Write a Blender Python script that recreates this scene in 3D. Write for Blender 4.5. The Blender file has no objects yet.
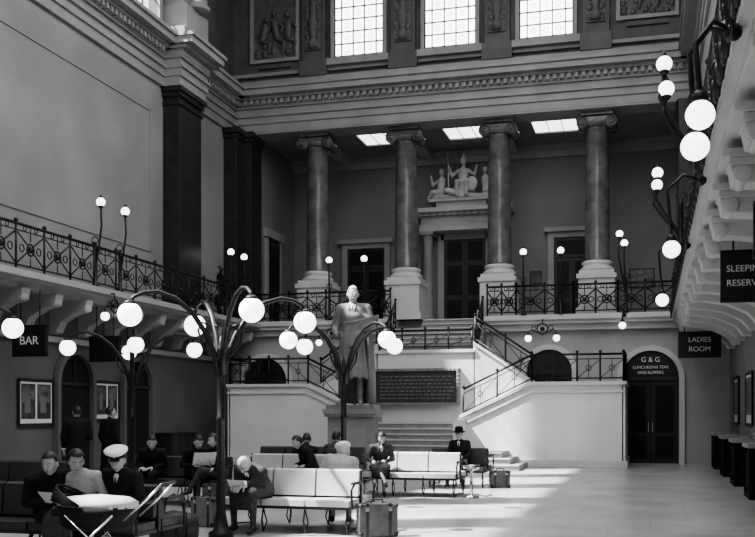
import bpy, math, random, bmesh
import numpy as np
from mathutils import Vector, Matrix
random.seed(3)
V=Vector
# ---------------------------------------------------------------- materials
def mat(name,v,rough=.6,ns=0,na=0,metal=0,bump=0,emit=0,spec=.5):
    m=bpy.data.materials.new(name); m.use_nodes=True; nt=m.node_tree
    b=nt.nodes['Principled BSDF']
    b.inputs['Base Color'].default_value=(v,v,v,1)
    b.inputs['Roughness'].default_value=rough
    b.inputs['Metallic'].default_value=metal
    b.inputs['Specular IOR Level'].default_value=spec
    if ns:
        tc=nt.nodes.new('ShaderNodeTexCoord'); n=nt.nodes.new('ShaderNodeTexNoise')
        n.inputs['Scale'].default_value=ns; n.inputs['Detail'].default_value=6
        nt.links.new(tc.outputs['Object'],n.inputs['Vector'])
        mr=nt.nodes.new('ShaderNodeMapRange')
        mr.inputs[1].default_value=.3; mr.inputs[2].default_value=.7
        mr.inputs[3].default_value=v*(1-na); mr.inputs[4].default_value=v*(1+na)
        nt.links.new(n.outputs['Fac'],mr.inputs[0]); nt.links.new(mr.outputs[0],b.inputs['Base Color'])
        if bump:
            bp=nt.nodes.new('ShaderNodeBump'); bp.inputs['Strength'].default_value=bump; bp.inputs['Distance'].default_value=.03
            nt.links.new(n.outputs['Fac'],bp.inputs['Height']); nt.links.new(bp.outputs[0],b.inputs['Normal'])
    if emit:
        b.inputs['Emission Color'].default_value=(1,1,1,1); b.inputs['Emission Strength'].default_value=emit
    return m
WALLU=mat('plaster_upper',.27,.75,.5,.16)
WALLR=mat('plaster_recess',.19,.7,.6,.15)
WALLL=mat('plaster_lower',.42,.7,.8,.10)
WALLD=mat('plaster_lower_side',.13,.7,.8,.15)  # plaster darkened: the shade under the left balcony is put into the colour
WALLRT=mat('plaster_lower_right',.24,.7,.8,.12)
ENT=mat('stone_entablature',.28,.6,1.2,.15)
ATT=mat('stone_attic',.10,.65,2,.2)
RELF=mat('relief_stone',.11,.6,9,.3,bump=.5)
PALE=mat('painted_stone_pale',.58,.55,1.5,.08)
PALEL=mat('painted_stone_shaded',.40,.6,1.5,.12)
STAIRW=mat('stair_wall_white',.66,.55,1.0,.08)
TREAD=mat('stair_tread',.30,.5,4,.15)
COLM=mat('column_marble',.12,.22,3,.35)
PIL=mat('pilaster_marble_dark',.022,.4,3,.4)
IRON=mat('wrought_iron_black',.010,.45)
GLOBE=mat('opal_globe',.9,.3,emit=3.2)
GLASS=mat('window_daylight_glass',.9,.4,emit=5.0)
SKYL=mat('skylight_glass',.9,.4,emit=2.6)
for g_ in (GLOBE,GLASS):
    try: g_.cycles.emission_sampling='NONE'
    except Exception: pass
WOOD=mat('dark_wood',.018,.45,3,.4)
DARK=mat('dark_void',.006,.8)
BLKGL=mat('dark_glass',.012,.45,spec=.2)
SIGNB=mat('sign_black',.010,.5)
WHITE=mat('sign_lettering',.85,.5)
BRONZE=mat('plaque_bronze',.045,.4,25,.5,bump=.4)
STATM=mat('statue_marble_shaded',.19,.42,3,.25)  # white marble greyed, its backlit shade painted into the colour
STATH=mat('statue_marble_lit',.42,.45,3,.1)  # paler copy of the marble, light on the head painted in
PEDM=mat('pedestal_stone',.22,.6,3,.15)
SCUL=mat('sculpture_stone',.42,.55,4,.2)
SEATL=mat('bench_vinyl_pale',.50,.4,6,.06)
SEATD=mat('bench_leather_dark',.04,.45,6,.2)
POST1=mat('poster_print_dark',.05,.5,5,.9)
POST2=mat('poster_print_mid',.13,.5,4,.8)
PAPER=mat('paper_white',.75,.6)
SKIN=mat('skin',.46,.5); HAIRD=mat('hair_dark',.015,.5); HAIRG=mat('hair_grey',.45,.6); HAIRF=mat('hair_fair',.25,.6)
CD=mat('cloth_dark',.016,.9,30,.4,spec=.2); CM=mat('cloth_mid',.06,.85,30,.3,spec=.2); CL=mat('cloth_light',.42,.85,30,.15)
CT=mat('tweed',.045,.9,60,.6,spec=.2); SHIRT=mat('shirt_white',.7,.7); SHOE=mat('shoe_leather',.015,.3); STOCK=mat('stocking',.25,.6)
CAPW=mat('cap_white',.85,.6); LEATH=mat('suitcase_leather',.07,.45,12,.3); LEATH2=mat('suitcase_tan',.18,.45,12,.2); METAL=mat('bright_metal',.6,.25,metal=1)
EYE=mat('eye_white',.6,.3); LIP=mat('lips',.2,.5)
FLOOR=mat('floor_paving',.4,.28)
nt=FLOOR.node_tree; b=nt.nodes['Principled BSDF']
tc=nt.nodes.new('ShaderNodeTexCoord'); br=nt.nodes.new('ShaderNodeTexBrick'); br.offset=0.5
br.inputs['Scale'].default_value=1; br.inputs['Brick Width'].default_value=1.1; br.inputs['Row Height'].default_value=1.1
br.inputs['Mortar Size'].default_value=.008
br.inputs['Color1'].default_value=(.42,.42,.42,1); br.inputs['Color2'].default_value=(.47,.47,.47,1); br.inputs['Mortar'].default_value=(.33,.33,.33,1)
nt.links.new(tc.outputs['Object'],br.inputs['Vector'])
no=nt.nodes.new('ShaderNodeTexNoise'); no.inputs['Scale'].default_value=.9; no.inputs['Detail'].default_value=8
nt.links.new(tc.outputs['Object'],no.inputs['Vector'])
mr=nt.nodes.new('ShaderNodeMapRange'); mr.inputs[1].default_value=.3; mr.inputs[2].default_value=.7; mr.inputs[3].default_value=.7; mr.inputs[4].default_value=1.2
nt.links.new(no.outputs['Fac'],mr.inputs[0])
mx=nt.nodes.new('ShaderNodeMix'); mx.data_type='RGBA'; mx.blend_type='MULTIPLY'; mx.inputs[0].default_value=1
nt.links.new(br.outputs['Color'],mx.inputs[6]); nt.links.new(mr.outputs[0],mx.inputs[7]); nt.links.new(mx.outputs[2],b.inputs['Base Color'])

# ---------------------------------------------------------------- mesh builder
class M:
    def __init__(s): s.v=[];s.f=[];s.m=[];s.s=[];s.mats=[]
    def mi(s,m):
        if m not in s.mats: s.mats.append(m)
        return s.mats.index(m)
    def add(s,vs,fs,m,sm=False):
        o=len(s.v); s.v+= [tuple(v) for v in vs]; k=s.mi(m)
        for f in fs: s.f.append([i+o for i in f]); s.m.append(k); s.s.append(sm)
    def box(s,x0,x1,y0,y1,z0,z1,m):
        vs=[(x,y,z) for z in (z0,z1) for y in (y0,y1) for x in (x0,x1)]
        s.add(vs,[(0,2,3,1),(4,5,7,6),(0,1,5,4),(2,6,7,3),(0,4,6,2),(1,3,7,5)],m)
    def prism(s,poly,ax,a0,a1,m):
        P={'x':lambda p,a:(a,p[0],p[1]),'y':lambda p,a:(p[0],a,p[1]),'z':lambda p,a:(p[0],p[1],a)}[ax]
        n=len(poly); vs=[P(p,a0) for p in poly]+[P(p,a1) for p in poly]
        fs=[list(range(n)),list(range(2*n-1,n-1,-1))]+[[i,(i+1)%n,n+(i+1)%n,n+i] for i in range(n)]
        s.add(vs,fs,m)
    def lathe(s,prof,c,m,seg=24,sm=True):
        vs=[];fs=[]
        for r,z in prof:
            for k in range(seg):
                a=2*math.pi*k/seg; vs.append((c[0]+r*math.cos(a),c[1]+r*math.sin(a),c[2]+z))
        for i in range(len(prof)-1):
            for k in range(seg):
                k2=(k+1)%seg; fs.append([i*seg+k,i*seg+k2,(i+1)*seg+k2,(i+1)*seg+k])
        fs.append(list(range(seg))[::-1]); fs.append([(len(prof)-1)*seg+k for k in range(seg)])
        s.add(vs,fs,m,sm)
    def tube(s,pts,r,m,seg=6,closed=False,sm=True,rot=0):
        pts=[V(p) for p in pts]; n=len(pts)
        rs=r if isinstance(r,(list,tuple)) else [r]*n
        vs=[];fs=[];up=None
        for i,p in enumerate(pts):
            if closed: t=pts[(i+1)%n]-pts[i-1]
            else: t=pts[min(i+1,n-1)]-pts[max(i-1,0)]
            if t.length<1e-9: t=V((0,0,1))
            t.normalize()
            if up is None:
                up=V((0,0,1)) if abs(t.z)<.9 else V((0,1,0))
            a=t.cross(up)
            if a.length<1e-4: up=V((1,0,0)) if abs(t.x)<.9 else V((0,1,0)); a=t.cross(up)
            a.normalize(); bb=a.cross(t); up=bb.copy()
            for k in range(seg):
                an=2*math.pi*k/seg+rot
                vs.append(p+a*math.cos(an)*rs[i]+bb*math.sin(an)*rs[i])
        rng=n if closed else n-1
        for i in range(rng):
            j=(i+1)%n
            for k in range(seg):
                k2=(k+1)%seg; fs.append([i*seg+k,i*seg+k2,j*seg+k2,j*seg+k])
        if not closed: fs.append(list(range(seg))[::-1]); fs.append([(n-1)*seg+k for k in range(seg)])
        s.add(vs,fs,m,sm)
    def ring(s,c,R,ax,r,m,n=14,seg=5):
        pts=[]
        for k in range(n):
            a=2*math.pi*k/n; u,w=R*math.cos(a),R*math.sin(a)
            pts.append({'x':(c[0],c[1]+u,c[2]+w),'y':(c[0]+u,c[1],c[2]+w),'z':(c[0]+u,c[1]+w,c[2])}[ax])
        s.tube(pts,r,m,seg,closed=True)
    def sphere(s,c,r,m,seg=16,rg=10,R=None,flt=None):
        if not isinstance(r,(list,tuple)): r=(r,r,r)
        vs=[];fs=[];c=V(c)
        for i in range(rg+1):
            th=math.pi*i/rg
            for k in range(seg):
                a=2*math.pi*k/seg
                p=V((r[0]*math.sin(th)*math.cos(a),r[1]*math.sin(th)*math.sin(a),r[2]*math.cos(th)))
                vs.append(p)
        for i in range(rg):
            for k in range(seg):
                k2=(k+1)%seg; f=[i*seg+k,i*seg+k2,(i+1)*seg+k2,(i+1)*seg+k]
                if flt:
                    q=sum((vs[j] for j in f),V())/4
                    if not flt(q): continue
                fs.append(f)
        vs=[(R@p if R else p)+c for p in vs]
        s.add(vs,fs,m,True)
    def bone(s,a,b,ra,rb,m,seg=12):
        a=V(a);b=V(b);d=(b-a)
        if d.length<1e-5: d=V((0,0,1e-4))
        L=d.length;d=d/L;pts=[];rs=[]
        for t in (85,60,35,12): pts.append(a-d*ra*math.sin(math.radians(t)));rs.append(ra*math.cos(math.radians(t)))
        for t in (0,.33,.66,1): pts.append(a+d*L*t);rs.append(ra+(rb-ra)*t)
        for t in (12,35,60,85): pts.append(b+d*rb*math.sin(math.radians(t)));rs.append(rb*math.cos(math.radians(t)))
        s.tube(pts,rs,m,seg)
    def loft(s,rings,m,seg=18):
        vs=[];fs=[]
        for c,u,w in rings:
            c=V(c);u=V(u);w=V(w)
            for k in range(seg):
                a=2*math.pi*k/seg; vs.append(c+u*math.cos(a)+w*math.sin(a))
        for i in range(len(rings)-1):
            for k in range(seg):
                k2=(k+1)%seg; fs.append([i*seg+k,i*seg+k2,(i+1)*seg+k2,(i+1)*seg+k])
        fs.append(list(range(seg))[::-1]); fs.append([(len(rings)-1)*seg+k for k in range(seg)])
        s.add(vs,fs,m,True)
    def xf(s,T):
        s.v=[tuple(T@V(v)) for v in s.v]
    def mesh(s,name,recalc=True):
        me=bpy.data.meshes.new(name); me.from_pydata(s.v,[],s.f)
        for m in s.mats: me.materials.append(m)
        me.polygons.foreach_set('material_index',s.m); me.polygons.foreach_set('use_smooth',s.s)
        if recalc:
            bm=bmesh.new(); bm.from_mesh(me); bmesh.ops.recalc_face_normals(bm,faces=bm.faces); bm.to_mesh(me); bm.free()
        me.update(); return me
    def obj(s,name,bevel=0,parent=None,origin=None):
        if origin is not None:
            o=V(origin); s.v=[tuple(V(v)-o) for v in s.v]
        ob=bpy.data.objects.new(name,s.mesh(name)); bpy.context.collection.objects.link(ob)
        if origin is not None: ob.location=origin
        if bevel:
            b=ob.modifiers.new('bevel','BEVEL'); b.width=bevel; b.segments=2; b.limit_method='ANGLE'; b.angle_limit=math.radians(50)
        if parent: ob.parent=parent
        return ob
def text(body,loc,size,m,parent=None,rz=0,name='lettering',align='CENTER'):
    cu=bpy.data.curves.new(name,'FONT'); cu.body=body; cu.size=size; cu.align_x=align; cu.align_y='CENTER'; cu.extrude=.004
    cu.materials.append(m); o=bpy.data.objects.new(name,cu); bpy.context.collection.objects.link(o)
    o.location=loc; o.rotation_euler=(math.pi/2,0,rz)
    if parent: o.parent=parent
    return o

XL,XR,XRU,YB=-14.4,2.4,1.4,33.2
ZG=4.8; ZA=11.55; YS=-6.0; ZW=13.5
# ---------------------------------------------------------------- shell
m=M(); m.box(XL,XR,YS,YB,-.3,0,FLOOR); m.obj('floor')
m=M(); m.box(XL-.3,XR+.6,YS-.5,38.2,18.6,19.0,ATT); m.obj('ceiling')
m=M(); m.box(XL,XR,YS-.5,YS,0,18.6,WALLU); m.obj('wall_front')
WY=[3.6,7.4,11.2,15.0,18.8,22.6,26.2]; HW=1.25
m=M()
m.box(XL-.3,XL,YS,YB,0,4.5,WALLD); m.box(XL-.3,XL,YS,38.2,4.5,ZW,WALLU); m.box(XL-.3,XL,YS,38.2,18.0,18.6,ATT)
ys=YS
for y in WY:
    m.box(XL-.3,XL,ys,y-HW,ZW,18.0,ATT); ys=y+HW
m.box(XL-.3,XL,ys,38.2,ZW,18.0,ATT)
for (a,b2,c,d) in [(8,27.0,10.6,10.66),(8,27.0,6.4,6.46)]: m.box(XL,XL+.03,a,b2,c,d,WALLU)
for y in (8,26.94): m.box(XL,XL+.03,y,y+.06,6.4,10.66,WALLU)
m.obj('wall_left')
for i,y in enumerate(WY):
    w=M()
    for yy in (-.65,0,.65): w.box(XL-.2,XL-.16,y+yy-.02,y+yy+.02,ZW,18.0,IRON)
    for k in range(1,6): z=ZW+k*.75; w.box(XL-.2,XL-.16,y-HW,y+HW,z-.02,z+.02,IRON)
    for yy in (-HW-.1,HW+.1): w.box(XL,XL+.08,y+yy-.1,y+yy+.1,ZW,18.0,ENT)
    w.obj('window_%d'%(i+4))
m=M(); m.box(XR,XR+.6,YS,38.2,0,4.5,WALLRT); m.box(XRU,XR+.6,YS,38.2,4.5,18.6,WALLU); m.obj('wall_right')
m=M()
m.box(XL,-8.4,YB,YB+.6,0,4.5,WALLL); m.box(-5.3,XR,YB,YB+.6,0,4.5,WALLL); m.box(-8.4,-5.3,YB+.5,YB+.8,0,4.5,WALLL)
m.obj('wall_back_lower')
m=M()
for a,b2 in ((XL,-8.4),(-5.3,XRU)):
    m.box(a,b2,32.75,38,4.5,4.8,PALE); m.box(a,b2,32.65,33.2,4.62,4.74,PALE); m.box(a,b2,32.95,33.2,4.3,4.5,PALE)
m.box(-8.4,-5.3,33.75,38,4.5,4.8,PALE)
m.obj('gallery_floor',bevel=.01)
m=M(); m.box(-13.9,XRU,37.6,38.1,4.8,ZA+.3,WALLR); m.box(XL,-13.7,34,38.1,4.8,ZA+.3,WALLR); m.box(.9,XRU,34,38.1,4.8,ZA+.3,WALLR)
m.box(-13.7,.9,37.45,37.6,11.1,11.35,ENT); m.box(-13.7,.9,37.35,37.6,11.35,ZA,ENT)
m.obj('wall_recess')
m=M()
for a,b2 in ((-13.7,-11.8),(-9.6,-8.5),(-5.1,-3.75),(-1.85,.9)): m.box(a,b2,37.52,37.6,4.8,5.2,ENT)
m.obj('baseboard_back')
m=M()
SKX=[-9.45,-6.3,-3.2]
xs=-13.7; YC=34.12
for x in SKX:
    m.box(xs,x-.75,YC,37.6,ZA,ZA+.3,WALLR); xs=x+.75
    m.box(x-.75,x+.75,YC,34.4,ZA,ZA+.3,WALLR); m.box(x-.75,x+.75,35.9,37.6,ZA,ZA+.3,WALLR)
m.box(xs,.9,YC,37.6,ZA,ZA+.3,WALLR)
for x in (-11.45,-8.2,-4.95,-1.7): m.box(x-.22,x+.22,34.0,37.6,ZA-.25,ZA+.01,ENT)
m.obj('ceiling_recess')
for i,x in enumerate(SKX):
    w=M(); w.box(x-.74,x+.74,34.41,35.89,ZA+.05,ZA+.1,SKYL)
    for a in (-.25,.25): w.box(x+a-.012,x+a+.012,34.41,35.89,ZA+.02,ZA+.05,ENT)
    w.obj('window_%d'%(i+20))
m=M()
m.box(XL,-13.65,33.0,34.0,ZG,ZA,PIL); m.box(XL,-13.9,32.3,33.0,ZG,ZA,PIL)
m.box(.85,XRU,33.0,34.0,ZG,ZA,PIL)
for z0,z1,e in ((ZA-.35,ZA-.2,.06),(ZA-.2,ZA,.12)):
    m.box(XL,-13.65+e,33.0-e,34,z0,z1,PIL); m.box(XL,-13.9+e,32.3-e,33,z0,z1,PIL)
m.obj('corner_pier',bevel=.01)
PY0,PY1=27.8,29.35
m=M(); m.box(XL,XL+.55,PY0,PY1,4.8,ZA,PIL)
for z0,z1,e in ((ZA-.55,ZA-.45,.05),(ZA-.3,ZA-.15,.08),(ZA-.15,ZA,.14),(4.8,5.3,.1),(5.3,5.45,.05)): m.box(XL,XL+.55+e,PY0-e,PY1+e,z0,z1,PIL)
m.obj('wall_pilaster',bevel=.01)
prof=[(ZA,ZA+.28,.10),(ZA+.28,ZA+.52,.16),(ZA+.52,ZA+.6,.24),(ZA+.6,ZA+.82,.12),(ZA+.82,ZA+.9,.2),(ZA+.9,ZA+1.08,.22),(ZA+1.08,ZA+1.18,.40),(ZA+1.18,ZA+1.38,.62),(ZA+1.38,ZA+1.48,.70),(ZA+1.48,ZA+1.75,.30)]
m=M(); m.box(XL,XRU,33.2,34.1,ZA,18.6,ATT); m.box(-13.6,.8,33.12,34.1,ZA-.06,ZA,ENT)
for z0,z1,p in prof: m.box(XL,XRU,33.2-p,33.2,z0,z1,ENT)
x=XL+.3
while x<XRU-.1: m.box(x,x+.12,33.2-.36,33.2-.2,ZA+.92,ZA+1.07,ENT); x+=.23
m.obj('trim_1')
m=M()
for z0,z1,p in prof:
    m.box(XL,XL+p,YS,33.2,z0,z1,ENT); m.box(XL,XL+.55+p,PY0-.1-p*.5,PY1+.1+p*.5,z0,z1,ENT)
y=0
while y<33:
    if not PY0-.5<y<PY1+.5: m.box(XL+.2,XL+.36,y,y+.12,ZA+.92,ZA+1.07,ENT)
    y+=.23
m.obj('trim_2')
m=M()
for z0,z1,p in prof: m.box(XRU-p*.8,XRU,YS,33.2,z0,z1,ENT)
m.obj('trim_3')
m=M(); m.box(XL,XL+.8,PY0,PY1,13.3,14.1,ENT); m.box(XL,XL+.65,PY0+.1,PY1-.1,14.1,18.6,ENT); m.lathe([(.42,0),(.42,.12),(.34,.2),(.3,4)],(XL+.75,(PY0+PY1)/2,14.1),ENT,20)
m.obj('trim_4',bevel=.02)
WX=[-9.7,-6.5,-3.3]
for i,x in enumerate(WX):
    w=M(); w.box(x-.88,x+.88,33.12,33.18,13.85,17.4,GLASS)
    for a in (-.86,-.62,-.2,.2,.62,.86): w.box(x+a-.018,x+a+.018,33.06,33.12,13.85,17.4,IRON)
    z=13.95
    while z<17.4:
        w.box(x-.88,x+.88,33.06,33.12,z-.016,z+.016,IRON)
        z+=.42
    for zz in (14.16,14.58,15.0,15.42,15.84):
        for a in (-.41,0,.41):
            w.tube([(x+a-.09,33.07,zz),(x+a,33.07,zz+.1),(x+a+.09,33.07,zz),(x+a,33.07,zz-.1)],.012,IRON,4,closed=True)
    w.box(x-1.0,x-.88,33.0,33.2,13.7,17.5,ENT); w.box(x+.88,x+1.0,33.0,33.2,13.7,17.5,ENT); w.box(x-1.1,x+1.1,32.85,33.2,13.62,13.85,ENT)
    w.obj('window_%d'%(i+1))
m=M()
for x in (-11.3,-8.1,-4.9,-1.7):
    m.box(x-.42,x+.42,32.95,33.2,13.3,18.4,ATT); m.box(x-.5,x+.5,32.85,33.2,13.3,13.85,ATT)
    m.box(x-.3,x+.3,32.88,32.95,14.2,17.8,RELF)
    m.lathe([(.16,0),(.22,.15),(.1,.35),(.16,.6),(.2,.9),(.12,1.2),(.15,1.5),(.07,1.8)],(x,32.9,14.25),RELF,12)
    for s2 in (-1,1):
        for k in range(5): m.sphere((x+s2*.19,32.88,14.35+k*.32),(.09,.06,.12),RELF,8,6)
m.box(XL,XRU,33.05,33.2,13.5,13.62,ENT)
m.obj('trim_5')
def relief(name,x0,x1,z0,z1,seed,back=True):
    rnd=random.Random(seed); r=M(); y=33.2
    r.box(x0,x1,y-.04,y,z0,z1,RELF)
    for a in ((x0-.12,x1+.12,z0-.12,z0),(x0-.12,x1+.12,z1,z1+.12),(x0-.12,x0,z0,z1),(x1,x1+.12,z0,z1)): r.box(a[0],a[1],y-.14,y,a[2],a[3],ENT)
    cx=(x0+x1)/2; w=x1-x0
    for f in (-.28,.05,.32):
        bx=cx+f*w; h=1.0+rnd.random()*.25; zb=z0+.15+ (0.1 if f else .2)
        lean=rnd.uniform(-.15,.15)
        r.bone((bx,y-.08,zb+.45*h),(bx+lean,y-.1,zb+.85*h),.13,.15,RELF,8)
        r.sphere((bx+lean*1.4,y-.12,zb+1.13*h),(.09,.09,.11),RELF,10,8)
        r.bone((bx,y-.08,zb+.4*h),(bx+.28,y-.12,zb+.3),.1,.07,RELF,8); r.bone((bx+.28,y-.12,zb+.3),(bx+.22,y-.08,zb),.07,.05,RELF,8)
        r.bone((bx+lean+.1,y-.1,zb+.88*h),(bx+lean+.32,y-.12,zb+.7*h),.055,.045,RELF,8); r.bone((bx+lean-.1,y-.1,zb+.88*h),(bx+lean-.25,y-.12,zb+.6*h),.055,.045,RELF,8)
    for k in range(14): r.sphere((rnd.uniform(x0+.1,x1-.1),y-.05,rnd.uniform(z0+.05,z0+.5)),(.1,.06,.09),RELF,8,6)
    r.box(x0+.2,x1-.2,y-.1,y,z0-.32,z0-.18,ATT)
    return r.obj(name)
relief('relief_panel',-13.6,-12.0,14.1,16.3,1)
relief('relief_panel.001',-.95,.75,14.35,16.3,5)
# ---------------------------------------------------------------- columns
def column(name,x,y):
    c=M()
    c.box(x-.58,x+.58,y-.58,y+.58,ZG,6.05,PALE); c.box(x-.66,x+.66,y-.66,y+.66,ZG,5.05,PALE); c.box(x-.64,x+.64,y-.64,y+.64,6.0,6.15,PALE)
    c.box(x-.56,x+.56,y-.56,y+.56,6.15,6.27,PALE)
    c.lathe([(.55,0),(.57,.06),(.53,.12),(.47,.16),(.47,.2),(.52,.25),(.5,.31),(.43,.35)],(x,y,6.27),PALE,28)
    h=ZA-.56-6.6
    c.lathe([(.43,0),(.405,.06),(.40,h*.33),(.375,h*.7),(.345,h-.08),(.375,h-.04),(.375,h)],(x,y,6.6),COLM,28)
    z=ZA-.56
    c.lathe([(.36,0),(.42,.08),(.46,.16),(.44,.2)],(x,y,z),COLM,24)
    c.box(x-.5,x+.5,y-.34,y+.34,z+.17,z+.36,COLM); c.box(x-.52,x+.52,y-.46,y+.46,z+.38,z+.5,COLM)
    for sx in (-.46,.46):
        c.tube([(x+sx,y-.4,z+.14),(x+sx,y-.2,z+.14),(x+sx,y,z+.14),(x+sx,y+.2,z+.14),(x+sx,y+.4,z+.14)],[.2,.18,.14,.18,.2],COLM,16)
        sp=[]
        for k in range(22):
            a=math.pi/2+k*.5*(1 if sx<0 else -1); rr=.2*(1-k/24); sp.append((x+sx+rr*math.cos(a),y-.42,z+.14+rr*math.sin(a)))
        c.tube(sp,.025,COLM,5); c.sphere((x+sx,y-.42,z+.14),.045,COLM,8,6)
    c.obj(name)
for i,x in enumerate((-11.45,-8.2,-4.95,-1.7)): column('ionic_column' if i==0 else 'ionic_column.%03d'%i,x,33.86)
# ---------------------------------------------------------------- doors in recess
def door_rect(name,x,w,z0,h,y):
    d=M(); d.box(x-w/2,x+w/2,y-.06,y,z0,z0+h,WOOD)
    for s2 in (-1,1):
        cx=x+s2*w/4
        for zz0,zz1 in ((.15,.9),(1.05,h-.9)): 
            d.box(cx-w*.17,cx+w*.17,y-.09,y-.05,z0+zz0,z0+zz1,BLKGL)
            d.box(cx-w*.19,cx+w*.19,y-.1,y-.06,z0+zz1,z0+zz1+.05,WOOD)
    d.box(x-w/2,x+w/2,y-.1,y,z0+h-.75,z0+h-.68,WOOD); d.box(x-w/2+.1,x+w/2-.1,y-.09,y-.04,z0+h-.62,z0+h-.1,BLKGL); d.box(x-.02,x+.02,y-.1,y,z0,z0+h-.7,WOOD)
    d.box(x-w/2-.22,x-w/2,y-.16,y,z0,z0+h+.2,ENT); d.box(x+w/2,x+w/2+.22,y-.16,y,z0,z0+h+.2,ENT); d.box(x-w/2,x+w/2,y-.16,y,z0+h,z0+h+.2,ENT)
    d.box(x-w/2-.35,x+w/2+.35,y-.3,y,z0+h+.2,z0+h+.36,ENT)
    d.sphere((x+.08,y-.13,z0+1.05),.04,METAL,8,6)
    return d.obj(name,bevel=.006)
door_rect('door_1',-10.7,1.5,ZG,3.2,37.6); door_rect('door_2',-2.8,1.3,ZG,3.3,37.6)
d=M(); cx=-6.8; y=37.6
d.box(cx-.8,cx+.8,y-.06,y,ZG,ZG+3.4,WOOD)
for s2 in (-1,1): 
    for a,b2 in ((.2,1.1),(1.3,2.4),(2.6,3.3)): d.box(cx+s2*.4-.28,cx+s2*.4+.28,y-.09,y-.05,ZG+a,ZG+b2,BLKGL)
    d.box(cx+s2*.92-.12,cx+s2*.92+.12,y-.14,y,ZG,ZG+3.6,ENT)
    d.box(cx+s2*1.35-.26,cx+s2*1.35+.26,y-.75,y-.2,ZG,ZG+.35,PALE)
    d.lathe([(.22,0),(.24,.08),(.19,.15),(.19,1),(.17,2.9),(.2,2.95),(.17,3.05),(.24,3.2)],(cx+s2*1.35,y-.48,ZG+.35),ENT,18)
    d.box(cx+s2*1.35-.26,cx+s2*1.35+.26,y-.74,y,ZG+3.53,ZG+3.65,ENT)
d.box(cx-.92,cx+.92,y-.14,y,ZG+3.4,ZG+3.65,ENT)
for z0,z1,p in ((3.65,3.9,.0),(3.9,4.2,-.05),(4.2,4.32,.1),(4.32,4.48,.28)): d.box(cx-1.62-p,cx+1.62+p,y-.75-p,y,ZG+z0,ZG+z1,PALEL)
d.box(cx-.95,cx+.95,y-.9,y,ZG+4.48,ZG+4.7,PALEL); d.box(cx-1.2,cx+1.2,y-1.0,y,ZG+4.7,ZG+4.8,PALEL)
for k in range(12): d.box(cx-1.5+k*.26,cx-1.38+k*.26,y-.92,y-.8,ZG+4.2,ZG+4.31,ENT)
d.obj('door_3')
d=M(); d.box(-13.7,-13.64,34.6,35.8,ZG,ZG+3.3,WOOD); d.box(-13.7,-13.6,34.4,34.6,ZG,ZG+3.5,ENT); d.box(-13.7,-13.6,35.8,36.0,ZG,ZG+3.5,ENT); d.box(-13.7,-13.55,34.3,36.1,ZG+3.3,ZG+3.6,ENT)
d.box(-13.64,-13.61,34.75,35.1,ZG+.3,ZG+3.0,BLKGL); d.box(-13.64,-13.61,35.3,35.65,ZG+.3,ZG+3.0,BLKGL); d.obj('door_4')
d=M(); d.box(-4.35,-3.9,37.54,37.6,6.4,6.9,WOOD); d.box(-4.3,-3.95,37.52,37.55,6.45,6.85,POST1); d.obj('framed_notice')
d=M(); d.box(-.7,.1,37.52,37.58,6.2,6.8,POST2); d.box(-.75,.15,37.54,37.6,6.15,6.85,WOOD); d.obj('framed_notice.001')

# ---------------------------------------------------------------- remesh helper
def remesh(mm,voxel,it=3):
    me=mm.mesh('tmp'); ob=bpy.data.objects.new('tmp',me); bpy.context.collection.objects.link(ob)
    r=ob.modifiers.new('r','REMESH'); r.mode='VOXEL'; r.voxel_size=voxel
    s=ob.modifiers.new('s','SMOOTH'); s.factor=.5; s.iterations=it
    dg=bpy.context.evaluated_depsgraph_get(); e=ob.evaluated_get(dg); m2=e.to_mesh()
    vs=[tuple(v.co) for v in m2.vertices]; fs=[list(p.vertices) for p in m2.polygons]
    e.to_mesh_clear(); bpy.data.objects.remove(ob); bpy.data.meshes.remove(me)
    return vs,fs
# projecting sculpture group on the door frame: enthroned figure with shield, spear, attendants, lion
g=M(); cx=-6.75; y=36.95; z=ZG+4.8
g.loft([((cx,y,z),(1.25,0,0),(0,.35,0)),((cx,y,z+.14),(1.2,0,0),(0,.33,0)),((cx,y,z+.18),(.5,0,0),(0,.3,0)),((cx,y,z+.62),(.30,0,0),(0,.26,0))],SCUL)
g.bone((cx,y,z+.62),(cx,y,z+1.02),.21,.19,SCUL); g.sphere((cx,y-.02,z+1.42),(.12,.13,.16),SCUL); g.bone((cx,y,z+1.1),(cx,y,z+1.3),.07,.06,SCUL)
g.bone((cx,y,z+1.56),(cx,y+.05,z+1.74),.09,.03,SCUL)
for s2 in (-1,1):
    g.bone((cx+s2*.1,y,z+.62),(cx+s2*.18,y-.38,z+.58),.13,.1,SCUL); g.bone((cx+s2*.18,y-.38,z+.58),(cx+s2*.18,y-.38,z+.1),.09,.07,SCUL)
    g.bone((cx+s2*.2,y,z+1.08),(cx+s2*.42,y-.08,z+.86),.065,.055,SCUL); g.bone((cx+s2*.42,y-.08,z+.86),(cx+s2*.52,y-.1,z+1.2),.055,.05,SCUL)
    a=cx+s2*.86
    g.bone((a,y,z+.3),(a-s2*.04,y,z+.74),.17,.14,SCUL); g.sphere((a-s2*.03,y-.03,z+1.05),(.10,.11,.14),SCUL); g.bone((a-s2*.04,y,z+.8),(a-s2*.03,y,z+.95),.05,.05,SCUL)
    g.bone((a,y-.02,z+.3),(a+s2*.3,y-.2,z+.28),.12,.09,SCUL); g.bone((a+s2*.3,y-.2,z+.28),(a+s2*.45,y-.15,z+.06),.08,.06,SCUL)
    g.bone((a+s2*.1,y,z+.76),(a+s2*.3,y-.1,z+.55),.055,.05,SCUL); g.bone((a+s2*.3,y-.1,z+.55),(a+s2*.36,y-.12,z+.9),.045,.04,SCUL)
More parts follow.
